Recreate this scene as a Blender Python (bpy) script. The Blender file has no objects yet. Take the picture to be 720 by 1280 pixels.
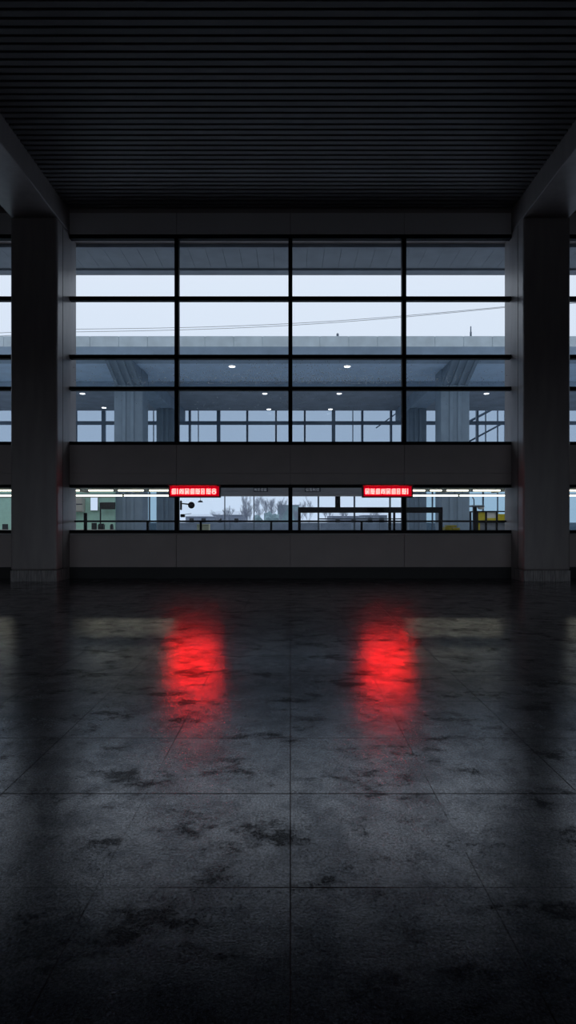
import bpy, bmesh, math, random
from mathutils import Vector, Matrix
random.seed(7)
S = bpy.context.scene
COL = S.collection
FPX, CX, HY = 680.0, 363.0, 652.0          # focal length in px of the 720 px frame, centre column, horizon row
EYE = 1.5

# ---------------------------------------------------------------- camera, sky, exposure
cam = bpy.data.cameras.new('camera'); co = bpy.data.objects.new('camera', cam); COL.objects.link(co)
co.location = (0, 0, EYE); co.rotation_euler = (math.pi/2, 0, 0)
cam.sensor_fit = 'HORIZONTAL'; cam.sensor_width = 36; cam.lens = 36*FPX/720
cam.shift_x = -(CX-360)/720; cam.shift_y = (HY-640)/720
cam.clip_end = 1000
S.camera = co

w = bpy.data.worlds.new('overcast'); S.world = w; w.use_nodes = True
nt = w.node_tree; nt.nodes.clear()
out = nt.nodes.new('ShaderNodeOutputWorld'); bg = nt.nodes.new('ShaderNodeBackground')
tc = nt.nodes.new('ShaderNodeTexCoord'); sp = nt.nodes.new('ShaderNodeSeparateXYZ')
cr = nt.nodes.new('ShaderNodeValToRGB')
cr.color_ramp.elements[0].position = 0.0;  cr.color_ramp.elements[0].color = (.62, .71, .83, 1)
cr.color_ramp.elements[1].position = 0.45; cr.color_ramp.elements[1].color = (.745, .80, .885, 1)
nt.links.new(tc.outputs['Generated'], sp.inputs[0]); nt.links.new(sp.outputs['Z'], cr.inputs[0])
nt.links.new(cr.outputs[0], bg.inputs[0]); bg.inputs[1].default_value = 1.08
nt.links.new(bg.outputs[0], out.inputs[0])
S.view_settings.view_transform = 'Standard'; S.view_settings.look = 'None'
S.view_settings.gamma = 1; S.view_settings.use_curve_mapping = False
S.view_settings.exposure = 0.0

# ---------------------------------------------------------------- helpers
def P(px, py, Y):
    return Vector(((px-CX)*Y/FPX, Y, EYE+(HY-py)*Y/FPX))
def X(px, Y): return (px-CX)*Y/FPX
def Z(py, Y): return EYE+(HY-py)*Y/FPX

WLOC = {}
class MB:
    def __init__(s): s.v = []; s.f = []; s.sm = []; s.mi = []
    def add(s, vs, fs, smooth=False, mi=0):
        o = len(s.v); s.v += [Vector(v) for v in vs]
        s.f += [[i+o for i in f] for f in fs]; s.sm += [smooth]*len(fs); s.mi += [mi]*len(fs)
        return s
    def box(s, x0, x1, y0, y1, z0, z1, mi=0):
        if x0 > x1: x0, x1 = x1, x0
        if y0 > y1: y0, y1 = y1, y0
        if z0 > z1: z0, z1 = z1, z0
        v = [(x0,y0,z0),(x1,y0,z0),(x1,y1,z0),(x0,y1,z0),(x0,y0,z1),(x1,y0,z1),(x1,y1,z1),(x0,y1,z1)]
        return s.add(v, [(0,3,2,1),(4,5,6,7),(0,1,5,4),(1,2,6,5),(2,3,7,6),(3,0,4,7)], mi=mi)
    def bbox(s, x0, x1, y0, y1, z0, z1, b=.02, seg=2):
        bm = bmesh.new(); bmesh.ops.create_cube(bm, size=1)
        bmesh.ops.scale(bm, vec=(abs(x1-x0), abs(y1-y0), abs(z1-z0)), verts=bm.verts)
        bmesh.ops.bevel(bm, geom=bm.edges[:], offset=b, segments=seg, affect='EDGES', profile=.5)
        bmesh.ops.translate(bm, vec=((x0+x1)/2, (y0+y1)/2, (z0+z1)/2), verts=bm.verts)
        bm.verts.index_update()
        s.add([v.co.copy() for v in bm.verts], [[v.index for v in f.verts] for f in bm.faces]); bm.free(); return s
    def prism(s, poly, axis, a, b):        # poly of 2-tuples extruded along axis 'x','y','z'
        n = len(poly)
        def mk(p, t): return {'x': (t, p[0], p[1]), 'y': (p[0], t, p[1]), 'z': (p[0], p[1], t)}[axis]
        v = [mk(p, a) for p in poly]+[mk(p, b) for p in poly]
        f = [list(range(n))[::-1], list(range(n, 2*n))]+[(i, (i+1) % n, n+(i+1) % n, n+i) for i in range(n)]
        return s.add(v, f)
    def tube(s, pts, r, n=8, cap=True):
        pts = [Vector(p) for p in pts]; rs = r if isinstance(r, (list, tuple)) else [r]*len(pts)
        vs = []; fs = []
        up = Vector((0, 0, 1))
        for i, p in enumerate(pts):
            d = (pts[min(i+1, len(pts)-1)]-pts[max(i-1, 0)]).normalized()
            a = d.cross(up)
            if a.length < .05: a = d.cross(Vector((0, 1, 0)))
            a.normalize(); b = d.cross(a)
            for k in range(n):
                t = 2*math.pi*k/n; vs.append(p+(a*math.cos(t)+b*math.sin(t))*rs[i])
        for i in range(len(pts)-1):
            for k in range(n):
                fs.append((i*n+k, i*n+(k+1) % n, (i+1)*n+(k+1) % n, (i+1)*n+k))
        if cap: fs += [tuple(range(n))[::-1], tuple((len(pts)-1)*n+k for k in range(n))]
        return s.add(vs, fs, True)
    def lathe(s, c, prof, n=24, axis='z'):     # prof: (r, h)
        vs = []; fs = []
        for r, h in prof:
            for k in range(n):
                t = 2*math.pi*k/n
                p = (r*math.cos(t), r*math.sin(t), h)
                if axis == 'y': p = (p[0], p[2], p[1])
                vs.append(Vector(p)+Vector(c))
        for i in range(len(prof)-1):
            for k in range(n): fs.append((i*n+k, i*n+(k+1) % n, (i+1)*n+(k+1) % n, (i+1)*n+k))
        fs += [tuple(range(n))[::-1], tuple((len(prof)-1)*n+k for k in range(n))]
        return s.add(vs, fs, True)
    def build(s, name, mat, parent=None, **tags):
        lo = Vector([min(v[i] for v in s.v) for i in range(3)]); hi = Vector([max(v[i] for v in s.v) for i in range(3)])
        org = Vector(((lo.x+hi.x)/2, (lo.y+hi.y)/2, lo.z))
        me = bpy.data.meshes.new(name)
        me.from_pydata([tuple(v-org) for v in s.v], [], s.f)
        mats = mat if isinstance(mat, (list, tuple)) else [mat]
        for m_ in mats: me.materials.append(m_)
        me.polygons.foreach_set('use_smooth', s.sm); me.polygons.foreach_set('material_index', s.mi); me.update()
        o = bpy.data.objects.new(name, me); COL.objects.link(o)
        o.location = org - (WLOC[parent.name] if parent else Vector((0, 0, 0)))
        if parent: o.parent = parent
        WLOC[o.name] = org
        tag(o, **tags); return o
def tag(o, label=None, cat=None, group=None, kind=None):
    if label: o['label'] = label
    if cat: o['category'] = cat
    if group: o['group'] = group
    if kind: o['kind'] = kind
def empty(name, loc, label=None, cat=None, group=None, kind=None):
    o = bpy.data.objects.new(name, None); COL.objects.link(o); o.location = loc; o.empty_display_size = .1
    WLOC[o.name] = Vector(loc); tag(o, label, cat, group, kind); return o
def dup(root, loc, label=None, group=None):
    r = root.copy(); COL.objects.link(r); r.location = loc
    WLOC[r.name] = Vector(loc)
    if label: r['label'] = label
    if group: r['group'] = group
    for ch in list(root.children):
        c = ch.copy(); COL.objects.link(c); c.parent = r
        for g in ch.children:
            d = g.copy(); COL.objects.link(d); d.parent = c
    return r

# ---------------------------------------------------------------- materials
def mat(name, col, rough=.6, metal=0, noise=0, nscale=6, bump=0, spec=.5, emis=None, est=0, stretch=None):
    m = bpy.data.materials.new(name); m.use_nodes = True; n = m.node_tree; b = n.nodes['Principled BSDF']
    b.inputs['Base Color'].default_value = (*col, 1); b.inputs['Roughness'].default_value = rough
    b.inputs['Metallic'].default_value = metal; b.inputs['Specular IOR Level'].default_value = spec
    if emis: b.inputs['Emission Color'].default_value = (*emis, 1); b.inputs['Emission Strength'].default_value = est
    if noise or bump:
        t = n.nodes.new('ShaderNodeTexCoord'); mp = n.nodes.new('ShaderNodeMapping'); ns = n.nodes.new('ShaderNodeTexNoise')
        if stretch: mp.inputs['Scale'].default_value = stretch
        ns.inputs['Scale'].default_value = nscale; ns.inputs['Detail'].default_value = 5
        n.links.new(t.outputs['Object'], mp.inputs[0]); n.links.new(mp.outputs[0], ns.inputs['Vector'])
        if noise:
            r = n.nodes.new('ShaderNodeValToRGB')
            r.color_ramp.elements[0].position = .3; r.color_ramp.elements[1].position = .72
            r.color_ramp.elements[0].color = (*[c*(1-noise) for c in col], 1)
            r.color_ramp.elements[1].color = (*[min(1, c*(1+noise)) for c in col], 1)
            n.links.new(ns.outputs['Fac'], r.inputs[0]); n.links.new(r.outputs[0], b.inputs['Base Color'])
        if bump:
            bp = n.nodes.new('ShaderNodeBump'); bp.inputs['Strength'].default_value = bump; bp.inputs['Distance'].default_value = .01
            n.links.new(ns.outputs['Fac'], bp.inputs['Height']); n.links.new(bp.outputs[0], b.inputs['Normal'])
    return m
def glass(name, tint, refl=1.0, rough=0.0):
    m = bpy.data.materials.new(name); m.use_nodes = True; n = m.node_tree; n.nodes.clear()
    o = n.nodes.new('ShaderNodeOutputMaterial'); mx = n.nodes.new('ShaderNodeMixShader')
    tr = n.nodes.new('ShaderNodeBsdfTransparent'); gl = n.nodes.new('ShaderNodeBsdfGlossy'); fr = n.nodes.new('ShaderNodeFresnel')
    tr.inputs[0].default_value = (*tint, 1); gl.inputs['Roughness'].default_value = rough; fr.inputs[0].default_value = 1.3
    ml = n.nodes.new('ShaderNodeMath'); ml.operation = 'MULTIPLY'; ml.inputs[1].default_value = refl
    n.links.new(fr.outputs[0], ml.inputs[0]); n.links.new(ml.outputs[0], mx.inputs[0])
    n.links.new(tr.outputs[0], mx.inputs[1]); n.links.new(gl.outputs[0], mx.inputs[2]); n.links.new(mx.outputs[0], o.inputs[0])
    return m
def emit(name, col, st):
    m = bpy.data.materials.new(name); m.use_nodes = True; n = m.node_tree; n.nodes.clear()
    o = n.nodes.new('ShaderNodeOutputMaterial'); e = n.nodes.new('ShaderNodeEmission')
    e.inputs[0].default_value = (*col, 1); e.inputs[1].default_value = st; n.links.new(e.outputs[0], o.inputs[0]); return m

M = dict(
    panel=mat('panel', (.47, .41, .395), .45, noise=.06, nscale=1.5),
    plinth=mat('plinth', (.03, .03, .032), .6),
    column=mat('column', (.36, .325, .32), .32, noise=.10, nscale=2.5, stretch=(2, 2, .35)),
    colbase=mat('colbase', (.38, .36, .36), .5, noise=.5, nscale=9, stretch=(3, 3, .3)),
    frame=mat('frame', (.006, .007, .010), .6, spec=.15),
    sill=mat('sill', (.5, .5, .5), .5),
    slat=mat('slat', (.10, .095, .10), .5),
    lintel_lit=mat('lintel_lit', (.90, .87, .87), .5),  # panel colour brightened to stand in for light on this beam
    gridbar=mat('gridbar', (.17, .23, .30), .5),
    plenum=mat('plenum', (.012, .012, .012), .8),
    wallin=mat('wallin', (.10, .10, .10), .7, noise=.1),
    glass=glass('glass', (.96, .98, 1.0), .25),
    farglass=glass('farglass', (.66, .72, .78), 1.0),
    sideglass=glass('sideglass', (.66, .77, .82), 1.0),
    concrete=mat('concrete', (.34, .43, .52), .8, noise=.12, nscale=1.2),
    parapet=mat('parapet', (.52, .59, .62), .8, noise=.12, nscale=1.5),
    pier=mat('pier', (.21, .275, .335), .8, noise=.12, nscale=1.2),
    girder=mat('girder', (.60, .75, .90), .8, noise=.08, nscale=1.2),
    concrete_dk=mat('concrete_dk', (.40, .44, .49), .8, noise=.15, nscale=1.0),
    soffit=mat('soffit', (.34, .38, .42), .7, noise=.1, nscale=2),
    steel=mat('steel', (.11, .145, .19), .5),
    asphalt=mat('asphalt', (.42, .46, .51), .7, noise=.2, nscale=3),
    down=emit('down', (.93, .97, 1), 5),
    low_bounce=mat('low_bounce', (.04, .04, .045), .8),
    ochre=mat('ochre', (.36, .34, .22), .7),
    signbody=mat('signbody', (.04, .035, .035), .5),
    ring=mat('ring', (.6, .6, .6), .4),
    tube=emit('tube', (1, .93, .70), 4.5),
    tubebody=mat('tubebody', (.55, .56, .52), .5),
    canopy=mat('canopy', (.40, .42, .38), .6, noise=.08),
    fascia=mat('fascia', (.62, .64, .68), .6),
    black=mat('black', (.01, .01, .012), .5),
    led_bloom=emit('led_bloom', (1, .0, .02), .45),  # red glow of the backing stands in for bloom around the characters
    led=emit('led', (1, .015, .014), 50),
    white=mat('white', (.75, .76, .76), .5),
    lettering=mat('lettering', (.8, .85, .9), .5, emis=(.8, .85, .95), est=.12),
    plate=mat('plate', (.05, .06, .09), .4),
    green=mat('green', (.44, .70, .58), .6, noise=.05),
    beige=mat('beige', (.42, .41, .36), .6),
    litbox=emit('litbox', (.66, .78, .95), .95),
    screen=mat('screen', (.015, .017, .02), .3),
    yellow=mat('yellow', (.65, .55, .03), .5, noise=.15),
    mirror=mat('mirror', (.02, .02, .025), .2),
    bark_hazed=mat('bark_hazed', (.34, .36, .42), .9),  # distance haze put into the paler, bluer bark colour
    snow=mat('snow', (.72, .76, .82), .8),
    house=mat('house', (.24, .27, .33), .8, noise=.15),  # blue grey stands in for haze over the distant house walls
    hedge=mat('hedge', (.26, .36, .38), .9, noise=.25, nscale=.8),
    bwall=mat('bwall', (.20, .235, .28), .8, noise=.2, nscale=1),
    wire=mat('wire', (.12, .13, .15), .6),
)
# cast aluminium ribs etc share these
def floor_mat():
    m = bpy.data.materials.new('wet_granite'); m.use_nodes = True; n = m.node_tree; L = n.links; b = n.nodes['Principled BSDF']
    N = n.nodes.new
    def math_(op, a, b_=None, c=None):
        q = N('ShaderNodeMath'); q.operation = op
        for i, v in enumerate((a, b_, c)):
            if v is None: continue
            if isinstance(v, (int, float)): q.inputs[i].default_value = v
            else: L.new(v, q.inputs[i])
        return q.outputs[0]
    def noise(scale, det=4, rough=.55, st=(1, 1, 1), off=(0, 0, 0)):
        mp = N('ShaderNodeMapping'); mp.inputs['Scale'].default_value = st; mp.inputs['Location'].default_value = off
        L.new(geo.outputs['Position'], mp.inputs[0])
        q = N('ShaderNodeTexNoise'); q.inputs['Scale'].default_value = scale; q.inputs['Detail'].default_value = det
        q.inputs['Roughness'].default_value = rough; L.new(mp.outputs[0], q.inputs['Vector']); return q.outputs['Fac']
    def ramp(f, stops):
        r = N('ShaderNodeValToRGB'); e = r.color_ramp.elements
        while len(e) < len(stops): e.new(.5)
        for k, (p, c) in enumerate(stops):
            e[k].position = p; e[k].color = (c, c, c, 1) if isinstance(c, (int, float)) else (*c, 1)
        L.new(f, r.inputs[0]); return r.outputs[0]
    geo = N('ShaderNodeNewGeometry'); sx = N('ShaderNodeSeparateXYZ'); L.new(geo.outputs['Position'], sx.inputs[0])
    # tile joints: 0.795 m wide, 0.77 m deep, first cross joint three metres out
    def joint(coord, pitch, off, width):
        t = math_('DIVIDE', math_('SUBTRACT', coord, off), pitch)
        d = math_('MULTIPLY', math_('ABSOLUTE', math_('SUBTRACT', t, math_('ROUND', t))), pitch)
        return math_('LESS_THAN', d, width)
    jx = joint(sx.outputs['X'], .795, 0, .0028)
    jy = joint(sx.outputs['Y'], .77, 3.0, .0032)
    jyb = joint(sx.outputs['Y'], 2.31, 3.0, .0045)
    fade = ramp(noise(.7, 2), [(.42, .35), (.58, 1)])
    j = math_('MAXIMUM', math_('MULTIPLY', math_('MAXIMUM', jx, jy), fade), jyb)
    jxb = joint(sx.outputs['X'], 1.59, 0, .0028)
    j = math_('MAXIMUM', j, math_('MULTIPLY', jxb, .8))
    speck = noise(95, 4, .75)
    blotch = noise(1.7, 6, .62)
    base = ramp(speck, [(.38, (.003, .003, .005)), (.52, (.010, .012, .018)), (.66, (.045, .052, .07))])
    bl = ramp(blotch, [(.35, .55), (.65, 1.25)])
    mx = N('ShaderNodeMix'); mx.data_type = 'RGBA'; mx.blend_type = 'MULTIPLY'; mx.inputs[0].default_value = 1
    L.new(base, mx.inputs[6]); L.new(bl, mx.inputs[7])
    mj = N('ShaderNodeMix'); mj.data_type = 'RGBA'; L.new(j, mj.inputs[0]); L.new(mx.outputs[2], mj.inputs[6]); mj.inputs[7].default_value = (.004, .004, .005, 1)
    # damp brushed stone under a thin uneven film of water; dull dried stains hold no film
    rag = math_('MULTIPLY', math_('SUBTRACT', noise(38, 5, .75, off=(4, 4, 0)), .5), .22)
    film = ramp(math_('ADD', noise(3.2, 9, .78, off=(3.1, 1.7, 0)), rag), [(.42, .38), (.56, 1)])
    damp = ramp(noise(3.4, 9, .74, off=(8, 2, 0)), [(.38, .16), (.62, .27)])
    fine = ramp(noise(60, 4, .7), [(.38, .8), (.62, 1.2)])
    rr = math_('MAXIMUM', math_('MULTIPLY', damp, fine), math_('MULTIPLY', j, .6))
    stain = ramp(math_('ADD', noise(2.6, 9, .72, (.8, 1.25, 1), off=(14, 5, 0)), rag), [(.53, 0), (.61, 1)])
    grit = ramp(noise(85, 4, .75, off=(2, 2, 0)), [(.44, .22), (.58, 1.1)])
    keep = math_('MULTIPLY', math_('SUBTRACT', 1.0, math_('MULTIPLY', stain, .82)), math_('SUBTRACT', 1.0, math_('MULTIPLY', j, .85)))
    L.new(rr, b.inputs['Roughness']); L.new(mj.outputs[2], b.inputs['Base Color'])
    L.new(math_('MULTIPLY', math_('MULTIPLY', keep, grit), .55), b.inputs['Specular IOR Level'])
    b.inputs['Specular Tint'].default_value = (.50, .70, 1.0, 1)  # sky blue tinted into the stone's sheen
    L.new(math_('MULTIPLY', math_('MULTIPLY', keep, film), math_('ADD', math_('MULTIPLY', grit, .6), .5)), b.inputs['Coat Weight'])
    L.new(ramp(noise(5, 8, .7, off=(1, 9, 0)), [(.36, .05), (.62, .10)]), b.inputs['Coat Roughness'])
    b.inputs['Coat IOR'].default_value = 1.78
    b.inputs['IOR'].default_value = 1.5
    h1 = noise(150, 3, .6); h2 = noise(5, 2, .5)
    hh = math_('ADD', math_('MULTIPLY', h1, .0006), math_('MULTIPLY', h2, .0016))
    hh = math_('SUBTRACT', hh, math_('MULTIPLY', j, .003))
    bp = N('ShaderNodeBump'); bp.inputs['Strength'].default_value = 1; bp.inputs['Distance'].default_value = 1
    L.new(hh, bp.inputs['Height']); L.new(bp.outputs[0], b.inputs['Normal']); L.new(bp.outputs[0], b.inputs['Coat Normal'])
    return m
M['floor'] = floor_mat()

# ---------------------------------------------------------------- the hall
W = 14.37                      # room face of the window wall
CI, CO, CF = 5.843, 7.016, 13.63
CEIL = 9.72
BAY = CI+CO
BX, BY = 19.0, -12.0
REAR = 4.2                     # head of the unseen rear opening, added to let fill daylight in
def struct(mb, name, m, parent=None): return mb.build(name, m, parent, kind='structure')
struct(MB().box(-BX, BX, BY, W+.5, -.2, 0), 'floor', M['floor'])
struct(MB().box(-BX-.3, -BX, BY, W+.5, -.2, CEIL+.6), 'wall_left', M['wallin'])
struct(MB().box(BX, BX+.3, BY, W+.5, -.2, CEIL+.6), 'wall_right', M['wallin'])
bk = MB().box(-BX-.3, BX+.3, BY-.3, BY, REAR, CEIL+.6).box(-BX-.3, -BX+1, BY-.3, BY, -.2, REAR).box(BX-1, BX+.3, BY-.3, BY, -.2, REAR)
for x in (-BAY/2, BAY/2): bk.box(x-.6, x+.6, BY-.3, BY, -.2, REAR)
struct(bk, 'wall_back', M['wallin'])
struct(MB().box(-90, 90, -80, BY, -.3, -.01), 'ground_rear', M['low_bounce'])  # unseen ground, darkened to keep bounce off the ceiling
c = MB(); c.box(-BX, BX, BY, W+.5, CEIL+.16, CEIL+.6)
ceil = c.build('ceiling', M['plenum'], kind='structure')
sl = MB(); y = W-.14
while y > BY+.2:
    sl.box(-BX+.02, BX-.02, y-.105, y, CEIL, CEIL+.15); y -= .158
sl.build('ceiling_slats', M['slat'], ceil)

# window wall: cladding panels on a backing, split at the mullion lines
Z_BASE, Z_SILL, Z_LW0, Z_LW1, Z_UW0, Z_UW1 = .295, 1.18, 1.20, 2.475, 3.53, 9.09
PZ = [(Z_BASE, Z_SILL-.03), (Z_LW1+.0, 2.76), (2.775, Z_UW0), (Z_UW1, CEIL-.06)]
wall = MB()
wall.box(-BX, BX, W+.03, W+.5, 0, Z_LW0)
wall.box(-BX, BX, W+.03, W+.5, Z_LW1, Z_UW0)
wall.box(-BX, BX, W+.03, W+.5, Z_UW1, CEIL+.16)
pw = wall.build('wall_front', M['panel'], kind='structure')
pn = MB(); tp = MB()
for bc in (-BAY, 0, BAY):
    xs = [bc-CI, bc-3.01, bc, bc+3.01, bc+CI]
    for i in range(4):
        for z0, z1 in PZ:
            (tp if z0 == Z_UW1 else pn).bbox(xs[i]+.006, xs[i+1]-.006, W, W+.04, z0+.004, z1-.004, .005, 1)
tp.build('lintel_panels', M['lintel_lit'], pw)
pn.build('cladding_panels', M['panel'], pw)
for i, bc in enumerate((-BAY, 0, BAY)):
    struct(MB().box(bc-CI, bc+CI, W+.015, W+.03, 0, Z_BASE), 'baseboard_front' if i == 1 else ('baseboard_front_left' if i == 0 else 'baseboard_front_right'), M['plinth'])
    s_ = MB().bbox(bc-CI, bc+CI, W-.035, W+.10, Z_SILL-.03, Z_SILL, .006, 1)
    struct(s_, 'trim_%d' % (i+1), M['sill'])

def window(n, bc, z0, z1, rows, edge=.085, side=True):
    """frame bars as the thing, mullions, transoms and panes as parts"""
    root = empty('window_%d' % n, (bc, W+.08, z0), kind='structure')
    y0, y1 = W+.005, W+.15
    fr = MB(); fr.box(bc-CI, bc+CI, y0, y1, z1-edge-.02, z1).box(bc-CI, bc+CI, y0, y1, z0, z0+edge)
    fr.build('window_frame', M['frame'], root)
    vx = [bc-3.01, bc, bc+3.01]
    for x in vx:
        MB().bbox(x-.054, x+.054, y0-.01, y1+.02, z0+edge, z1-edge-.02, .006, 1).build('mullion', M['frame'], root)
    for (a, b_) in rows:
        xs = [bc-CI, vx[0]-.054, vx[0]+.054, vx[1]-.054, vx[1]+.054, vx[2]-.054, vx[2]+.054, bc+CI]
        MB().box(bc-CI, bc+CI, y0+.01, y1, a, b_).build('transom', M['frame'], root)
    zs = [z0+edge]+[q for r in rows for q in r]+[z1-edge-.02]
    xs = [bc-CI, vx[0]-.054, vx[0]+.054, vx[1]-.054, vx[1]+.054, vx[2]-.054, vx[2]+.054, bc+CI]
    for k in range(0, 8, 2):
        for q in range(0, len(zs), 2):
            MB().box(xs[k]-.01, xs[k+1]+.01, W+.078, W+.084, zs[q]-.01, zs[q+1]+.01).build('glass_pane', M['glass'], root)
    return root
zrow = lambda a, b_: (Z(b_, W), Z(a, W))
rows = [zrow(483, 487.5), zrow(443, 448), zrow(370, 375)]
for i, bc in enumerate((0, -BAY, BAY)):
    window(1+i, bc, Z_UW0, Z_UW1, rows)
    window(4+i, bc, Z_LW0-.01, Z_LW1+.03, [])

# columns with stone skirting, beams over them running back through the hall
def column(x, label):
    root = empty('column', (x, (CF+W+.5)/2, 0), label, 'column', 'square columns along the window wall')
    hw = (CO-CI)/2
    MB().bbox(x-hw, x+hw, CF, W+.5, Z_BASE-.02, 9.14, .05, 3).build('shaft', M['column'], root)
    s = MB()
    for k in range(5):
        a = x-hw-.0+k*(2*hw)/5; s.bbox(a+.003, a+2*hw/5-.003, CF-.012, CF+.03, 0, Z_BASE-.02, .004, 1)
    s.box(x-hw, x+hw, CF+.03, W+.5, 0, Z_BASE-.02)
    s.build('skirting', M['colbase'], root)
    for a in (x-hw, x+hw): MB().box(a-.004, a+.004, CF+.33, CF+.345, Z_BASE, 9.1).build('joint', M['plinth'], root)
column(-BAY/2, 'tall square concrete column on a stone skirting at the left end of the window')
column(BAY/2, 'tall square concrete column on a stone skirting at the right end of the window')
for i, x in enumerate((-BAY/2, BAY/2)):
    struct(MB().bbox(x-(CO-CI)/2, x+(CO-CI)/2, BY, W+.03, 9.15, CEIL+.16, .02, 2), 'trim_%d' % (4+i), M['column'])

# ---------------------------------------------------------------- red LED signs on the window wall
GL = {  # coarse dot characters, read as dense blocks at this distance
 'a': ["111110","100010","111110","101010","111110","100010","111110"],
 'b': ["011111","110101","011111","110101","111111","010101","111111"],
 'c': ["111011","101110","111011","111111","101011","111110","101111"],
 'd': ["010101","111111","101101","111111","110011","111111","100101"],
 'e': ["111111","100001","111111","101101","111111","101101","111011"],
 'g': ["011110","110011","011110","111111","110011","110011","011110"],
 'h': ["101111","101001","111111","101001","101111","001001","011111"],
}
def led_sign(px0, px1, seq, label, gap=.35):
    Yf = 14.20; x0, x1 = X(px0, Yf), X(px1, Yf); z0, z1 = Z(621.8, Yf), Z(606.6, Yf)
    root = empty('led_sign', ((x0+x1)/2, Yf+.07, z0), label, 'sign', 'red dot matrix signs on the window wall')
    h = MB(); t = .03
    h.box(x0, x1, Yf+.03, Yf+.15, z0, z1)
    h.box(x0, x1, Yf-.02, Yf+.03, z0, z0+t).box(x0, x1, Yf-.15, Yf+.03, z1-t*.6, z1)  # top lip deepened into a visor, added to shield the ceiling from red light
    h.box(x0, x0+t, Yf-.02, Yf+.03, z0+t, z1-t).box(x1-t, x1, Yf-.02, Yf+.03, z0+t, z1-t)
    h.build('housing', M['signbody'], root)
    MB().box(x0+t, x1-t, Yf+.018, Yf+.03, z0+t, z1-t).build('display_panel', M['led_bloom'], root)
    xa, xb = x0+.075, x1-.11
    n = len(seq); tot = sum(1.0 if c_ != '|' else .3 for c_ in seq)+.22*(n-1); u = (xb-xa)/tot
    zc = (z0+z1)/2+.0; H = .145; q = xa
    for c_ in seq:
        wd = u*(1 if c_ != '|' else .3)
        g = MB()
        if c_ == '|': g.box(q, q+wd*.7, Yf+.008, Yf+.018, zc-H/2, zc+H/2)
        else:
            G = GL[c_]; nx, ny = 6, 7
            for r in range(ny):
                for k in range(nx):
                    if G[r][k] == '1':
                        cx, cz = q+(k+.5)*wd/nx, zc+H/2-(r+.5)*H/ny
                        g.box(cx-wd/nx*.47, cx+wd/nx*.47, Yf+.008, Yf+.018, cz-H/ny*.47, cz+H/ny*.47)
        g.build('character', M['led'], root); q += wd+.22*u
    for a in (x0+.12, x1-.18): MB().box(a, a+.06, Yf+.15, W+.03, z0+.1, z0+.16).build('bracket', M['black'], root)
led_sign(210.8, 275.4, ['b', '|', 'd', 'e', 'b', 'c', 'a', 'c', 'g'], 'glowing red dot matrix sign over the window mullion nearer the left column')
led_sign(453, 516, ['e', 'c', 'b', 'd', 'e', 'b', 'a', 'c', '|'], 'glowing red dot matrix sign over the window mullion nearer the right column')

# ---------------------------------------------------------------- outside: ground and the hall's own roof overhang
struct(MB().box(-90, 90, W+.5, 400, -.3, 0), 'ground', M['asphalt'])
ov = MB()
zs = 9.5
for k in range(76):
    a = -BX+k*.5
    ov.box(a+.004, a+.496, W+.5, 17.5, zs, zs+.12)
ov.box(-BX, BX, W+.5, 17.5, zs+.12, zs+.8)
ov.box(-BX, BX, 17.5, 17.62, zs-.02, zs+.9)
ov.box(-BX, BX, 17.2, 17.5, zs-.06, zs)
ov.box(-BX, BX, W+.5, W+.6, 9.0, zs)
struct(ov, 'trim_6', M['soffit'])

# elevated deck crossing in front
DX = 34
dk = empty('elevated_deck', (0, 36, 9.6), 'long concrete elevated deck with a pale parapet crossing outside the window', 'bridge')
pa = MB(); zt, zb = Z(420, 28), Z(433.5, 28)
a = -DX; k = 0
while a < DX:
    wd = 1.48
    pa.bbox(a+.012, a+wd-.012, 28, 28.22, zb, zt, .012, 1); a += wd
pa.box(-DX, DX, 28.03, 28.2, zb, zt-.03)
pa.build('parapet', M['parapet'], dk)
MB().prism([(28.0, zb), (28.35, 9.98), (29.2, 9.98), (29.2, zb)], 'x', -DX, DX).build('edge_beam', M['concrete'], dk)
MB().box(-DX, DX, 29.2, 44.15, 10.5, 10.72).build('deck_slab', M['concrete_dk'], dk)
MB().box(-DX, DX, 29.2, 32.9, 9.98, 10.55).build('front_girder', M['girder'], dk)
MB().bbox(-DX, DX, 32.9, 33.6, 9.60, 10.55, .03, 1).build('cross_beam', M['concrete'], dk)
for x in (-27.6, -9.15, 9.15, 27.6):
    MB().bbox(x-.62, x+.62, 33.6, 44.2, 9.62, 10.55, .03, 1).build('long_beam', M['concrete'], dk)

def pier(x, Y, hw, label, corbel, top):
    root = empty('deck_pier', (x, Y, 0), label, 'pier', 'concrete piers under the elevated deck')
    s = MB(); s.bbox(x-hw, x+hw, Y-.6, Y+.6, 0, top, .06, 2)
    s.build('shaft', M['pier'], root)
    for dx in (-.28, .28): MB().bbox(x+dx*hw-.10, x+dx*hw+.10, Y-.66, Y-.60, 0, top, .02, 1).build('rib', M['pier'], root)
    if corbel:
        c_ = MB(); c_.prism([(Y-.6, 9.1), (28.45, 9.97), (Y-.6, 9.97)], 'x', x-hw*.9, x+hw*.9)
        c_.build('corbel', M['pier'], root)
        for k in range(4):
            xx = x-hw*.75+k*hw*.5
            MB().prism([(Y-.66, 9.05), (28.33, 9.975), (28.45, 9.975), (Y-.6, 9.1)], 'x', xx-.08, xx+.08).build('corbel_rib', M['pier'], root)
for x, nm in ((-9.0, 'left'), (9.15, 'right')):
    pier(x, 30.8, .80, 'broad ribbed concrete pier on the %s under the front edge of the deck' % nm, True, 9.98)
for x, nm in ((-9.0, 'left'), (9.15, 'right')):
    pier(x, 39.6, .62, 'dark slimmer concrete pier behind the broad %s pier' % nm, False, 9.62)

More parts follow.
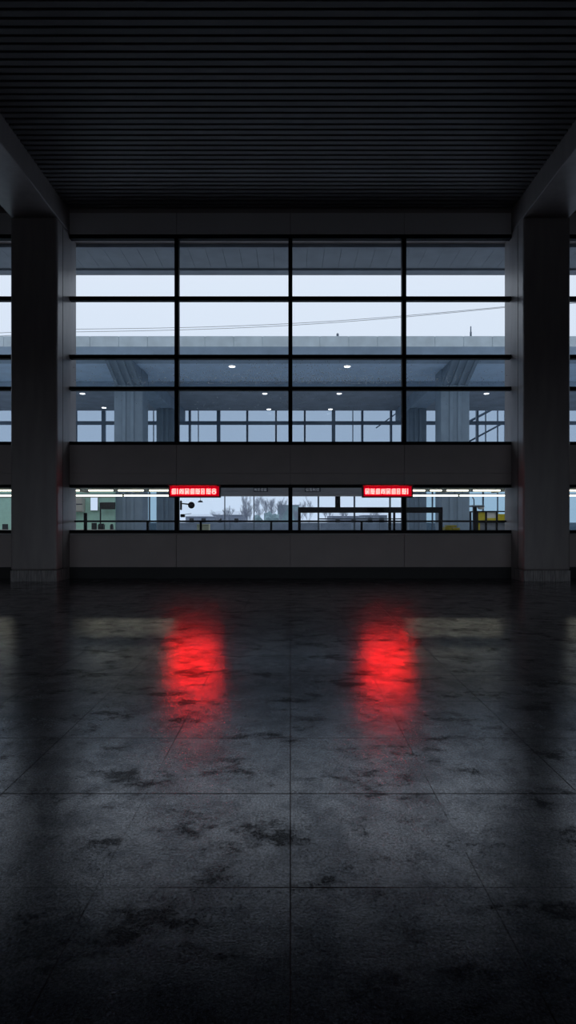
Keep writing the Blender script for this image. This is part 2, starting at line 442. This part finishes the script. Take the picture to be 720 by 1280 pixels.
# round downlights in the deck soffit
def downlight(p, r):
    root = empty('downlight', p)
    MB().lathe(p, [(r*1.18, 0), (r*1.18, -.03), (r*1.02, -.045), (r*1.0, -.03)], 20).build('trim_ring', M['ring'], root)
    MB().lathe((p[0], p[1], p[2]), [(r, -.031), (r, -.05)], 20).build('lens', M['down'], root)
    return root
dl = None
D = [(290, 29.6, 9.98, 'front row, left of the middle mullion'), (434, 29.6, 9.98, 'front row, right of the middle mullion'),
     (103, 38.1, 10.5, 'second row, left of the broad left pier'), (331, 38.1, 10.5, 'second row, left of the middle mullion'),
     (424, 38.1, 10.5, 'second row, right of the middle mullion'), (608, 38.1, 10.5, 'second row, right of the broad right pier'),
     (130, 42.8, 10.5, 'last row, left of the left pier'),
     (336, 43.4, 10.5, 'last row, left of the middle mullion'), (413, 43.4, 10.5, 'last row, right of the middle mullion')]
for px, Y, z, lab in D:
    p = (X(px, Y), Y, z)
    if dl is None: dl = downlight(p, .17); dl['category'] = 'ceiling light'; o = dl
    else: o = dup(dl, p)
    o['label'] = 'round white downlight under the deck, '+lab; o['group'] = 'downlights under the deck'

# far glazed wall under the deck
FY = 44.3
fw = empty('glazed_facade', (0, FY, 4.3), 'tinted glass wall with blue grey mullions under the far side of the deck', 'glass wall')
pitch = 35.9*FY/FPX
zt_, zm, zl = 10.55, Z(528.5, FY), 4.3
MB().box(-DX, DX, FY-.12, FY+.12, zl-.3, zl).build('bottom_rail', M['gridbar'], fw)
MB().box(-DX, DX, FY-.1, FY+.1, zm-.16, zm+.12).build('transom', M['gridbar'], fw)
MB().box(-DX, DX, FY-.1, FY+.1, 7.0, 7.2).build('transom', M['gridbar'], fw)
k = -14
while k < 15:
    x = (k+.5)*pitch; t = .14 if k % 4 in (1,) else .085
    MB().box(x-t, x+t, FY-.14, FY+.14, zl, zt_).build('mullion', M['gridbar'], fw)
    MB().box(x+.1, x+pitch-.1, FY-.01, FY+.01, zl, zt_).build('glass_pane', M['farglass'], fw); k += 1
for px in (96, 192, 248, 441, 607): MB().box(X(px, FY)-.035, X(px, FY)+.035, FY-.05, FY+.05, zl, zt_).build('glazing_bar', M['gridbar'], fw)
# diagonal ties visible on the right behind the glass
br = MB(); 
br.tube([P(560, 541, 47), P(622, 508, 47)], .10, 8).tube([P(586, 552, 50), P(660, 512, 50)], .08, 8)
br.tube([P(470, 535, 47), P(502, 512, 47)], .05, 8)
pts = [P(560, 541, 47), P(622, 508, 47), P(586, 552, 50), P(660, 512, 50)]
for p in pts: br.tube([(p.x, p.y, 0), tuple(p)], .06, 6)
p = P(502, 512, 47); br.tube([(p.x, p.y, 0), tuple(p)], .05, 6)
br.build('bracing_frame', M['steel'], label='slanting steel braces seen through the far glazing beside the right pier', cat='steel frame')

# overhead wires and small masts over the deck
wr = empty('overhead_line', (0, 46, 0), 'pair of thin dark overhead wires rising to the right across the sky', 'cable')
def wire(pa_, pb_):
    a, b_ = P(*pa_, 46), P(*pb_, 46); pts = []
    for i in range(41):
        t = -.25+1.5*i/40; q = a.lerp(b_, t); q.z -= .5*math.sin(math.pi*min(1, max(0, t))); pts.append(q)
    MB().tube(pts, .018, 6).build('wire', M['wire'], wr); return pts[0], pts[-1]
e1 = wire((87, 411.5), (640, 382.5)); e2 = wire((87, 415), (640, 383.5))
for e in (0, 1):
    p = e1[e]; MB().tube([(p.x, 46.1, 0), (p.x, 46.1, p.z+.3)], .12, 8).build('support_pole', M['steel'], wr)
ms = MB(); p = P(588.5, 420, 28.1); ms.tube([(p.x, 28.1, p.z-.01), (p.x, 28.1, Z(415, 28.1))], .05, 8).tube([(p.x, 28.1, Z(415, 28.1)), (p.x, 28.1, Z(408, 28.1))], .03, 8)
ms.build('antenna_mast', M['steel'], label='short dark mast standing on the parapet near the right column', cat='mast')
ms = MB(); p = P(422, 420, 28.1); ms.bbox(p.x-.06, p.x+.06, 28.05, 28.15, p.z-.01, p.z+.11, .01, 1)
ms.tube([(p.x, 28.1, p.z+.1), (p.x, 28.1, p.z+.16)], .02, 6)
ms.build('beacon', M['steel'], label='tiny dark beacon on the parapet right of the middle mullion', cat='lamp')

# ---------------------------------------------------------------- low walkway canopy with strip lights
cy0, cy1 = 18.0, 25.0
cn = empty('walkway_canopy', (0, 21.5, 0), 'low grey walkway canopy running outside behind the lower window', 'canopy')
MB().box(-DX, DX, cy0, cy1, 2.87, 3.02).build('roof_slab', M['canopy'], cn)
MB().box(-DX+.05, DX-.05, cy0+.05, cy1-.05, 3.02, 3.05).build('bounce_sheet', M['snow'], cn)  # pale sheet added to bounce sky light up to the hall ceiling
for k in range(23):
    x = -25.3+k*2.3
    MB().box(x-.05, x+.05, cy0+.1, cy1-.2, 2.80, 2.87).build('rib', M['canopy'], cn)
xl, xr = X(275, 17.85), X(464, 17.85)
f = MB(); zf = [Z(v, 17.85) for v in (604, 609.5, 614, 618.4)]
for a, b_ in zip(zf, zf[1:]): f.bbox(xl, xr, 17.8, 17.92, b_+.006, a-.006, .01, 1)
f.box(xl, xr, 17.83, 17.9, zf[-1], 3.02).box(xl, xr, 17.9, 18.0, 2.87, 3.02)
f.build('fascia', M['fascia'], cn)
MB().box(xl, xr, 17.78, 17.94, Z(620.4, 17.85), zf[-1]).build('fascia_edge', M['white'], cn)
for x in (-24, -12.6, 12.6, 24):
    MB().tube([(x, 24.8, 0), (x, 24.8, 2.87)], .06, 10).build('post', M['steel'], cn)

def tube_light(x0, x1, Y, z, r=.03):
    xm = (x0+x1)/2
    root = empty('strip_light', (xm, Y, z))
    MB().bbox(x0, x1, Y-.05, Y+.05, z+.03, z+.075, .008, 1).build('housing', M['tubebody'], root)
    MB().tube([(x0+.03, Y, z), (x1-.03, Y, z)], r, 10).build('tube', M['tube'], root)
    for a, b_ in ((x0, x0+.03), (x1-.03, x1)): MB().box(a, b_, Y-.04, Y+.04, z-.04, z+.04).build('end_cap', M['tubebody'], root)
    for a in (x0+.15, x1-.17): MB().box(a, a+.02, Y-.01, Y+.01, z+.07, 2.87).build('hanger', M['steel'], root)
    return root
front = None; back = None
FR = [(-20, 18), (22, 47), (56, 88+13), (110, 143), (147, 181), (186, 222), (506, 532), (536.5, 553), (557, 586), (590, 626), (631, 664), (668, 702), (706, 740)]
def side(px): return 'left' if px < 363 else 'right'
YF = 21.0
for a, b_ in FR:
    L0, L1 = X(a, YF), X(b_, YF); xm = (L0+L1)/2
    o = tube_light(L0, L1, YF, 2.70, .028)
    nm = 'left column' if b_ < 90 else ('left red sign' if b_ < 363 else ('right red sign' if a < 600 else 'right column'))
    tag(o, 'short strip light of the upper row under the canopy, %s in the %s half, number %s from that side' % ('left of the column' if b_ < 50 else 'in view', side(a), 'counted'), 'strip light', 'upper row of canopy strip lights')
    front = front or []; front.append((a, o))
ordn = ['first', 'second', 'third', 'fourth', 'fifth', 'sixth', 'seventh', 'eighth']
lf = [o for a, o in front if a < 363]; rt = [o for a, o in front if a > 363]
for q, o in enumerate(lf[::-1]): o['label'] = 'short strip light in the upper canopy row, %s leftward from the left red sign' % ordn[q]
for q, o in enumerate(rt): o['label'] = 'short strip light in the upper canopy row, %s rightward from the right red sign' % ordn[q]
YB = 24.4
BK = [(-60, 30), (31, 88), (88.5, 154), (154.5, 221), (508, 573), (573.5, 640), (640.5, 706), (706.5, 780)]
lo = []
for a, b_ in BK:
    o = tube_light(X(a, YB), X(b_, YB), YB, 2.665, .031); tag(o, 'x', 'strip light', 'lower continuous row of strip lights'); lo.append((a, o))
lf = [o for a, o in lo if a < 363]; rt = [o for a, o in lo if a > 363]
for q, o in enumerate(lf[::-1]): o['label'] = 'long strip light in the lower unbroken row, %s leftward from the left red sign' % ordn[q]
for q, o in enumerate(rt): o['label'] = 'long strip light in the lower unbroken row, %s rightward from the right red sign' % ordn[q]

# small name plates on the canopy fascia
def nameplate(px0, px1, seq, label):
    Y = 17.7; x0, x1 = X(px0, Y), X(px1, Y); z0, z1 = Z(614.6, Y), Z(609.6, Y)
    root = empty('name_plate', ((x0+x1)/2, Y+.05, z0), label, 'sign', 'small name plates on the canopy fascia')
    MB().bbox(x0, x1, Y, Y+.1, z0, z1, .01, 1).build('plate', M['plate'], root)
    n = len(seq); u = (x1-x0-.06)/n
    for i, c_ in enumerate(seq):
        g = MB(); q = x0+.03+i*u; wd = u*.78; H = (z1-z0)*.72; zc = (z0+z1)/2
        for r in range(7):
            for k in range(6):
                if GL[c_][r][k] == '1' and (r+k) % 3: g.box(q+k*wd/6, q+(k+.9)*wd/6, Y-.006, Y, zc+H/2-(r+.9)*H/7, zc+H/2-r*H/7)
        g.build('character', M['lettering'], root)
nameplate(317, 335, 'dace', 'small dark name plate with four pale characters on the fascia left of the middle mullion')
nameplate(381, 401, 'hbdc', 'small dark name plate with four pale characters on the fascia right of the middle mullion')

# ---------------------------------------------------------------- lower window: rail, mirror, camera
gr = empty('guard_rail', (0, 14.72, 1.2), 'slim black guard rail along the outside sill of the lower window', 'rail')
zr = Z(651.6, 14.72)
MB().bbox(-CI-.0, 5.84, 14.70, 14.745, zr-.026, zr+.026, .008, 1).build('top_rail', M['frame'], gr)
for px in (107, 184.5, 251, 339, 452):
    MB().bbox(X(px, 14.72)-.03, X(px, 14.72)+.03, 14.70, 14.74, 1.2, zr-.02, .006, 1).build('post', M['frame'], gr)
x0 = -3.01
p = P(239.2, 631.5, 14.66)
cm = empty('round_mirror', (p.x, p.y, p.z-.1), 'round black mirror on a short arm beside the mullion under the left red sign', 'mirror')
MB().lathe((p.x, p.y, p.z), [(.02, -.03), (.06, -.028), (.085, -.008), (.092, 0), (.085, .006), (.05, .022), (.01, .03)], 24, 'y').build('mirror_disc', M['mirror'], cm)
a_ = P(226, 629.5, 14.66)
MB().tube([(x0+.04, a_.y, a_.z), (a_.x+.05, a_.y, a_.z), (p.x-.03, p.y+.01, p.z+.02)], [.014, .016, .02], 8).build('arm', M['black'], cm)
MB().bbox(x0+.04, x0+.085, a_.y-.04, a_.y+.04, a_.z-.17, a_.z+.08, .01, 1).build('bracket', M['black'], cm)
p = P(229, 644.5, 14.66)
sc = empty('security_camera', (p.x, p.y, p.z-.05), 'small black camera clamped to the mullion below the round mirror', 'camera')
MB().bbox(x0+.05, p.x+.045, p.y-.04, p.y+.05, p.z-.045, p.z+.04, .015, 2).build('camera_body', M['black'], sc)
MB().lathe((p.x+.02, p.y-.04, p.z-.03), [(.03, 0), (.035, .03), (.02, .05)], 12).build('dome', M['black'], sc)
MB().tube([(p.x+.03, p.y, p.z+.03), (p.x+.22, p.y, p.z+.055)], .008, 6).build('cable', M['black'], sc)
p = P(250.5, 627, 23)
hl = MB().lathe((p.x, p.y, p.z), [(.11, -.03), (.10, .01), (.05, .04), (.02, .05)], 16).tube([(p.x, p.y, p.z+.04), (p.x, p.y, 2.88)], .008, 6)
hl.build('pendant_speaker', M['plate'], label='tiny dark pendant speaker hanging from the canopy right of the round mirror', cat='speaker')

# glass screen beyond the walkway in the middle
SY = 26.0
gs = empty('glass_screen', (0, SY, 0), 'clear glass screen with thin dark uprights standing behind the walkway', 'glass screen')
xs = [X(v, SY) for v in (222, 281, 317.5, 398, 443, 487.5, 508)]
for i, x in enumerate(xs):
    t = .022 if i in (1, 2) else .04
    MB().box(x-t, x+t, SY-.04, SY+.04, 0, 2.8).build('upright', M['steel'], gs)
    if i < len(xs)-1: MB().box(x+t, xs[i+1]-.03, SY-.006, SY+.006, .3, 2.8).build('glass_pane', M['glass'], gs)
MB().box(xs[0], xs[-1], SY-.05, SY+.05, 2.8, 2.88).build('head_rail', M['steel'], gs)
MB().box(xs[0], xs[-1], SY-.05, SY+.05, 0, .3).build('base_rail', M['steel'], gs)
MB().box(xs[3], xs[-1], SY-.03, SY+.03, 1.60, 1.66).build('mid_rail', M['steel'], gs)

# dark shelter frame
PY = 19.0
pf = empty('shelter_frame', (X(462, PY), PY, 0), 'dark steel shelter frame with a thick crossbar in the right half of the lower window', 'shelter')
MB().bbox(X(372.5, PY), X(553, PY), PY-.06, PY+.06, Z(641, PY), Z(634, PY), .012, 1).build('crossbar', M['frame'], pf)
for a, b_ in ((372.5, 376), (485.5, 488.8), (491.5, 494), (548.5, 553)):
    MB().bbox(X(a, PY), X(b_, PY), PY-.05, PY+.05, 0, Z(640.8, PY), .01, 1).build('post', M['frame'], pf)
MB().bbox(X(419, PY), X(425.3, PY), PY-.05, PY+.05, Z(634.2, PY), 2.87, .01, 1).build('hanger', M['frame'], pf)
MB().bbox(X(376, PY), X(549, PY), PY-.03, PY+.03, Z(652.6, PY), Z(651.2, PY), .006, 1).build('lower_bar', M['frame'], pf)

# ---------------------------------------------------------------- green-lit booth, left
BYL = 30.0
bt = empty('ticket_booth', (X(100, BYL), BYL, 0), 'pale green booth wall lit by strip lights left of the broad left pier', 'booth')
MB().box(X(-60, BYL), X(143.5, BYL), BYL, BYL+.15, 0, 4.2).build('back_wall', M['green'], bt)
MB().box(X(-60, BYL), X(143.5, BYL), BYL-.03, BYL, 2.83, 2.93).build('cornice', M['beige'], bt)
MB().bbox(X(-60, 29), X(143, 29), 28.7, 29.3, 1.0, 1.08, .01, 1).build('counter_top', M['beige'], bt)
MB().box(X(-60, 29), X(142, 29), 28.9, BYL, 0, 1.0).build('counter_front', M['beige'], bt)
cb = empty('hanging_cabinet', (X(98, 29.7), 29.8, Z(640, 29.7)), 'beige wall cabinet hanging beside the left column', 'cabinet')
MB().bbox(X(84, 29.7), X(104, 29.7), 29.5, 30.0, Z(640, 29.6), Z(622.5, 29.6), .02, 1).build('body', M['beige'], cb)
MB().bbox(X(84.5, 29.48), X(94, 29.48), 29.47, 29.5, Z(639, 29.6), Z(631, 29.6), .01, 1).build('door', M['beige'], cb)
MB().bbox(X(95, 29.48), X(103, 29.48), 29.47, 29.5, Z(639, 29.6), Z(631, 29.6), .01, 1).build('door', M['beige'], cb)
MB().bbox(X(84, 29.48), X(103, 29.48), 29.46, 29.5, Z(630.8, 29.6), Z(629.8, 29.6), .005, 1).build('ledge', M['plate'], cb)
lb = empty('light_box', (X(117.5, 29.9), 29.95, Z(638, 29.9)), 'bright white light box panel on the booth wall', 'light box')
MB().bbox(X(112.8, 29.88), X(122.2, 29.88), 29.9, 30.0, Z(638.3, 29.88), Z(621.8, 29.88), .01, 1).build('casing', M['beige'], lb)
MB().box(X(113.2, 29.88), X(121.8, 29.88), 29.885, 29.9, Z(637.9, 29.88), Z(622, 29.88)).build('lit_panel', M['litbox'], lb)
tv = empty('display_screen', (X(135, 29.7), 29.8, Z(637, 29.7)), 'dark display screen hanging between the light box and the left pier', 'screen')
MB().bbox(X(125.5, 29.6), X(143.2, 29.6), 29.65, 29.75, Z(636.5, 29.6), Z(627.8, 29.6), .015, 1).build('casing', M['black'], tv)
MB().box(X(126.5, 29.6), X(142.3, 29.6), 29.64, 29.65, Z(635.6, 29.6), Z(629, 29.6)).build('screen_face', M['screen'], tv)
MB().box(X(133, 29.7), X(136, 29.7), 29.75, 30.0, Z(634, 29.6), Z(631, 29.6)).build('mount', M['black'], tv)
MB().box(X(125, 29.7), X(126.2, 29.7), 29.66, 29.74, 1.08, Z(628, 29.6)).build('stand_pole', M['black'], tv)
# things along the counter, dark against the green wall
def cbox(name, px0, px1, py, label, cat, shape):
    Y = 29.0; x0_, x1_ = X(px0, Y), X(px1, Y); zt2 = Z(py, Y); zc = 1.08
    root = empty(name, ((x0_+x1_)/2, Y, zc), label, cat)
    if shape == 'monitor':
        MB().bbox(x0_, x1_, Y-.03, Y+.03, zt2-.34, zt2, .012, 1).build('screen', M['screen'], root)
        MB().tube([((x0_+x1_)/2, Y, zc+.015), ((x0_+x1_)/2, Y, zt2-.3)], .03, 8).build('stand', M['black'], root)
        MB().lathe(((x0_+x1_)/2, Y, zc), [(.12, 0), (.12, .015)], 16).build('base', M['black'], root)
    elif shape == 'chair':
        MB().bbox(x0_, x1_, Y-.04, Y+.04, zt2-.3, zt2, .03, 2).build('backrest', M['black'], root)
        MB().tube([((x0_+x1_)/2, Y, zc), ((x0_+x1_)/2, Y, zt2-.28)], .035, 8).build('post', M['black'], root)
    else:
        MB().bbox(x0_, x1_, Y-.1, Y+.1, zc, zt2-.05, .02, 1).build('body', M['screen'], root)
        MB().bbox(x0_+.02, x1_-.02, Y-.08, Y+.08, zt2-.05, zt2, .02, 1).build('lid', M['black'], root)
cbox('monitor', 114.5, 121, 653.5, 'dark monitor on the booth counter below the light box', 'monitor', 'monitor')
cbox('ticket_printer', 123, 130.5, 654.5, 'low dark ticket printer on the booth counter right of the monitor', 'printer', 'box')
cbox('card_reader', 138, 141.3, 655, 'narrow dark card reader on the counter beside the left pier', 'card reader', 'box')
cbox('monitor', 3, 10, 655, 'dark monitor on the booth counter seen left of the left column', 'monitor', 'monitor')
po = MB().bbox(X(105, 20), X(108.6, 20), 19.95, 20.05, 0, Z(641, 20), .015, 1).lathe((X(106.8, 20), 20, 0), [(.14, 0), (.14, .02)], 16)
po.build('bollard', M['frame'], label='square black bollard in front of the booth', cat='bollard')

# far side glazing at ground level on both sides
for sgn, nm, xa, xb in ((-1, 'left', -26, -9.4), (1, 'right', 9.5, 26)):
    sg = empty('side_glazing', ((xa+xb)/2, FY, 0), 'pale tinted ground level glazing beyond the broad %s pier' % nm, 'glass wall')
    MB().box(xa, xb, FY-.008, FY+.008, 0, 4.0).build('glass_pane', M['sideglass'], sg)
    n = 9
    for k in range(n):
        x = xa+(xb-xa)*k/(n-1)
        MB().box(x-.05, x+.05, FY-.08, FY+.08, 0, 4.0).build('mullion', M['steel'], sg)

# ---------------------------------------------------------------- yellow kiosk, right
KY = 26.5
kx0, kx1 = X(596, KY), X(650, KY)
kk = empty('kiosk', ((kx0+kx1)/2, KY+.5, 0), 'dark framed kiosk with yellow panels seen beside the right column', 'kiosk')
fr = MB()
for px in (596.5, 607.5, 621, 632.5, 650):
    fr.box(X(px, KY)-.04, X(px, KY)+.04, KY-.04, KY+.04, 0, Z(639, KY))
fr.box(kx0, kx1, KY-.04, KY+.04, Z(640.2, KY), Z(638.6, KY)).box(kx0, kx1, KY-.04, KY+.04, Z(653.6, KY), Z(652, KY)).box(kx0, kx1, KY-.04, KY+.04, 0, .1)
for px in (596.5, 650): fr.box(X(px, KY)-.04, X(px, KY)+.04, KY, KY+1.0, Z(640.2, KY), Z(638.6, KY)).box(X(px, KY)-.04, X(px, KY)+.04, KY+.95, KY+1.03, 0, Z(639, KY))
fr.build('frame', M['frame'], kk)
MB().box(X(597, KY), X(607, KY), KY+.02, KY+.05, Z(652, KY), Z(640.2, KY)).build('yellow_panel', M['yellow'], kk)
MB().box(X(608.5, KY), X(620.5, KY), KY+.02, KY+.05, Z(652, KY), Z(647.5, KY)).build('yellow_panel', M['yellow'], kk)
MB().box(X(621.5, KY), X(632, KY), KY+.02, KY+.05, Z(652, KY), Z(642.5, KY)).build('yellow_panel', M['yellow'], kk)
MB().box(X(608.5, KY), X(620.5, KY), KY+.03, KY+.06, Z(647.5, KY), Z(640.2, KY)).build('white_panel', M['white'], kk)
MB().box(X(597, KY), X(649, KY), KY+.05, KY+.07, .1, Z(653, KY)).build('lower_panel', M['house'], kk)
MB().box(X(597, KY), X(600, KY), KY+.0, KY+.05, .1, Z(653, KY)).build('yellow_edge', M['yellow'], kk)
pp = empty('lamp_post', (X(593, 25.6), 25.6, 0), 'dark post with a flat cap and small lamp arm left of the yellow kiosk', 'post')
MB().bbox(X(591.3, 25.6), X(595.5, 25.6), 25.52, 25.68, 0, Z(632, 25.6), .01, 1).build('pole', M['frame'], pp)
MB().bbox(X(588, 25.6), X(604, 25.6), 25.4, 25.8, Z(633.8, 25.6), Z(631.6, 25.6), .02, 1).build('cap', M['steel'], pp)
MB().tube([P(592.5, 632, 25.6), P(592.3, 624, 25.6), P(590.5, 621.5, 25.6)], .03, 8).build('lamp_arm', M['steel'], pp)
MB().lathe(tuple(P(601, 633.8, 25.6)), [(.02, -.12), (.12, -.09), (.16, -.02), (.16, 0)], 16).build('lamp_head', M['white'], pp)
# yellow crates stacked on a dark trolley
CY_ = 24.0
tr = empty('trolley', (X(564, CY_), CY_, 0), 'dark tall trolley carrying the yellow crates', 'trolley')
MB().bbox(X(554, CY_), X(574, CY_), CY_-.25, CY_+.25, 1.08, 1.12, .01, 1).build('platform', M['steel'], tr)
for px in (555, 573):
    for dy in (-.22, .22):
        MB().tube([(X(px, CY_), CY_+dy, .0), (X(px, CY_), CY_+dy, 1.09)], .018, 8).build('leg', M['steel'], tr)
def crate(px0, px1, z0, h, label):
    a, b_ = X(px0, CY_), X(px1, CY_); y0_, y1_ = CY_-.2, CY_+.2
    m_ = MB(); t = .015
    m_.box(a, b_, y0_, y1_, z0, z0+t).box(a, b_, y0_, y0_+t, z0, z0+h).box(a, b_, y1_-t, y1_, z0, z0+h).box(a, a+t, y0_, y1_, z0, z0+h).box(b_-t, b_, y0_, y1_, z0, z0+h)
    m_.box(a-.01, b_+.01, y0_-.01, y0_+.02, z0+h-.03, z0+h)
    m_.build('crate', M['yellow'], label=label, cat='crate', group='yellow crates on the trolley')
crate(555, 563.5, 1.12, .13, 'left yellow plastic crate of the lower layer on the trolley')
crate(564.3, 573, 1.12, .11, 'right yellow plastic crate of the lower layer on the trolley')
crate(557, 569, 1.2505, .09, 'topmost yellow plastic crate on the trolley')

# ---------------------------------------------------------------- distance: boundary wall, houses, trees
bw = MB()
for k in range(30): bw.bbox(-45+k*3+.01, -42+k*3-.01, 55, 55.2, 0, 1.40, .02, 1)
bw.build('boundary_wall', M['bwall'], label='low grey blue boundary wall beyond the walkway', cat='wall')
def house(px0, px1, py_e, py_r, Y, mat_, label, hipped=False):
    x0_, x1_ = X(px0, Y), X(px1, Y); ze, zr_ = Z(py_e, Y), Z(py_r, Y); d = 8
    root = empty('house', ((x0_+x1_)/2, Y+d/2, 0), label, 'house', 'low houses in the distance')
    MB().box(x0_, x1_, Y, Y+d, 0, ze).build('walls', mat_, root)
    ins = (x1_-x0_)*.12
    v = [(x0_-.4, Y-.4, ze), (x1_+.4, Y-.4, ze), (x1_+.4, Y+d+.4, ze), (x0_-.4, Y+d+.4, ze), (x0_+ins, Y+d/2, zr_), (x1_-ins, Y+d/2, zr_)]
    MB().add(v, [(0,1,5,4), (1,2,5), (2,3,4,5), (3,0,4), (0,3,2,1)]).build('roof', M['snow'], root)
    n = max(2, int((x1_-x0_)/3))
    for k in range(n):
        xx = x0_+(k+.5)*(x1_-x0_)/n
        MB().box(xx-.45, xx+.45, Y-.05, Y, .9, min(ze-.3, 2.2)).build('window', M['screen'], root)
house(232, 262, 645.5, 642.5, 110, M['house'], 'low distant house with a pale snowy roof right of the round mirror')
house(264, 306, 643.5, 638.5, 120, M['house'], 'long distant house with a pale snowy roof behind the bare trees')
house(412, 452, 645, 641, 115, M['house'], 'distant house with pale roof seen through the shelter frame')
house(456, 484, 644, 639.5, 100, M['bwall'], 'blue grey distant building right of centre in the shelter frame')
gb = empty('storage_building', (X(356, 75), 78, 0), 'boxy greenish grey building behind the trees left of the middle mullion', 'building')
MB().bbox(X(347, 75), X(374, 75), 75, 81, 0, Z(631.5, 75), .08, 1).build('walls', M['hedge'], gb)
MB().box(X(346.5, 75), X(374.5, 75), 74.9, 81.1, Z(631.5, 75), Z(630.8, 75)).build('roof', M['snow'], gb)
hg = MB(); rs = random.Random(3)
def blob(mb, c_, r, rs):
    bm = bmesh.new(); bmesh.ops.create_icosphere(bm, subdivisions=3, radius=1)
    for v in bm.verts:
        n_ = 1+.14*math.sin(v.co.x*5+c_[0])+.12*math.sin(v.co.y*7+v.co.z*6+c_[0])+rs.uniform(-.12, .12)
        v.co = Vector((v.co.x*r[0], v.co.y*r[1], v.co.z*r[2]))*n_+Vector(c_)
    bm.verts.index_update(); mb.add([v.co.copy() for v in bm.verts], [[v.index for v in f.verts] for f in bm.faces]); bm.free()
for px, w_, h in ((340, 1.1, 2.5), (323, .9, 2.0)):
    m_ = MB(); blob(m_, (X(px, 66), 66, h*.42), (w_, 1.2, h*.62), rs)
    m_.build('bush', M['hedge'], label='grey green bush, the %s of the two' % ('taller one nearer the boxy building' if px == 340 else 'shorter one nearer the long house'), cat='bush', group='bushes before the boxy building')
def tree(px, Y, H, label, seed, lean=0):
    r = random.Random(seed); x = X(px, Y); t = MB(); tw = MB()
    def grow(mb, p, d, L, rad, depth):
        pts = [p]; rr = [rad]; q = p.copy(); dd = d.copy()
        for i in range(3):
            dd = (dd+Vector((r.uniform(-.15, .15), r.uniform(-.15, .15), r.uniform(-.02, .1)))).normalized(); q = q+dd*L/3; pts.append(q.copy()); rr.append(rad*(1-.2*(i+1)))
        mb.tube(pts, rr, 5 if depth > 1 else 4, False)
        if depth <= 0: return
        for k in range(r.choice((3, 4))):
            a = r.uniform(0, 2*math.pi); s_ = r.uniform(.35, .75)
            nd = (dd+Vector((math.cos(a)*s_, math.sin(a)*s_, r.uniform(.25, .65)))).normalized()
            grow(tw if depth <= 4 else mb, pts[r.choice((1, 2, 3, 3))], nd, L*r.uniform(.62, .82), max(.012, rad*.5), depth-1)
    root = empty('bare_tree', (x, Y, 0), label, 'tree', 'bare winter trees in the distance')
    grow(t, Vector((x, Y, 0)), Vector((lean, 0, 1)).normalized(), H*.34, H*.02, 5)
    t.build('trunk', M['bark_hazed'], root); tw.build('branches', M['bark_hazed'], root)
T = [(313, 62, 4.6, 'dense bare tree in the middle of the left lower pane'), (303, 80, 4.9, 'bare tree left of the dense bare tree'),
     (322, 84, 5.2, 'bare tree just right of the dense bare tree'), (287, 90, 3.8, 'small bare tree standing by the long house'),
     (338, 72, 5.0, 'bare tree rising behind the grey green bush'), (350, 64, 4.8, 'bare tree before the boxy building'),
     (359, 85, 5.4, 'bare tree left of the middle mullion'), (374, 70, 4.7, 'bare tree right of the middle mullion'),
     (386, 88, 4.9, 'bare tree left of the first thin upright of the shelter'), (410, 95, 4.2, 'bare tree under the hanger of the shelter frame'),
     (432, 90, 3.6, 'low bare tree behind the shelter frame, right of its hanger'), (468, 85, 3.3, 'low bare tree behind the blue grey building'),
     (270, 96, 3.6, 'thin bare tree above the house nearest the mirror')]
for i, (px, Y, H, lab) in enumerate(T): tree(px, Y, H, lab, 40+i)
gb2 = empty('grit_bin', (X(254.5, 50), 50, 0), 'dull yellow bin against the boundary wall beyond the guard rail', 'bin')
MB().bbox(X(247, 50), X(262, 50), 49.6, 50.4, 0, 1.18, .04, 2).build('body', M['ochre'], gb2)
MB().bbox(X(246.7, 50), X(262.3, 50), 49.55, 50.45, 1.18, 1.27, .03, 2).build('lid', M['ochre'], gb2)
# thin lamp standard seen in the middle pane
p = X(287, 50)
ls = MB().tube([(p, 50, 0), (p, 50, Z(632, 50))], [.05, .025], 8)
ls.build('lamp_standard', M['steel'], label='thin pole standing by the boundary wall in the left middle pane', cat='pole')

# rain droplets clinging to the window, thickest along the pane row below the deck edge
dm = bpy.data.materials.new('raindrop'); dm.use_nodes = True; b_ = dm.node_tree.nodes['Principled BSDF']
b_.inputs['Transmission Weight'].default_value = 1; b_.inputs['Roughness'].default_value = .03; b_.inputs['IOR'].default_value = 1.33
rd = MB(); rr_ = random.Random(11)
OCT = [(math.cos(k*math.pi/3), math.sin(k*math.pi/3)) for k in range(6)]
for i in range(3800):
    px = rr_.gauss(365, 115); py = 486-abs(rr_.gauss(0, 11)) if rr_.random() < .8 else rr_.uniform(448, 512)
    if not (90 < px < 637) or 480 < py < 489 or 442 < py < 449: continue
    x, z = X(px, W+.08), Z(py, W+.08)
    if min(abs(x-q) for q in (-3.01, 0, 3.01)) < .07: continue
    q = rr_.uniform(.004, .011); yy = W+.0782
    v = [(x+c_[0]*q, yy, z+c_[1]*q*1.2) for c_ in OCT]+[(x+c_[0]*q*.6, yy-q*.5, z+c_[1]*q*.7) for c_ in OCT]
    rd.add(v, [(k, (k+1) % 6, 6+(k+1) % 6, 6+k) for k in range(6)]+[(6, 7, 8, 9, 10, 11), (5, 4, 3, 2, 1, 0)], True)
rd.build('rain_droplets', dm, bpy.data.objects['window_1'], kind='stuff')
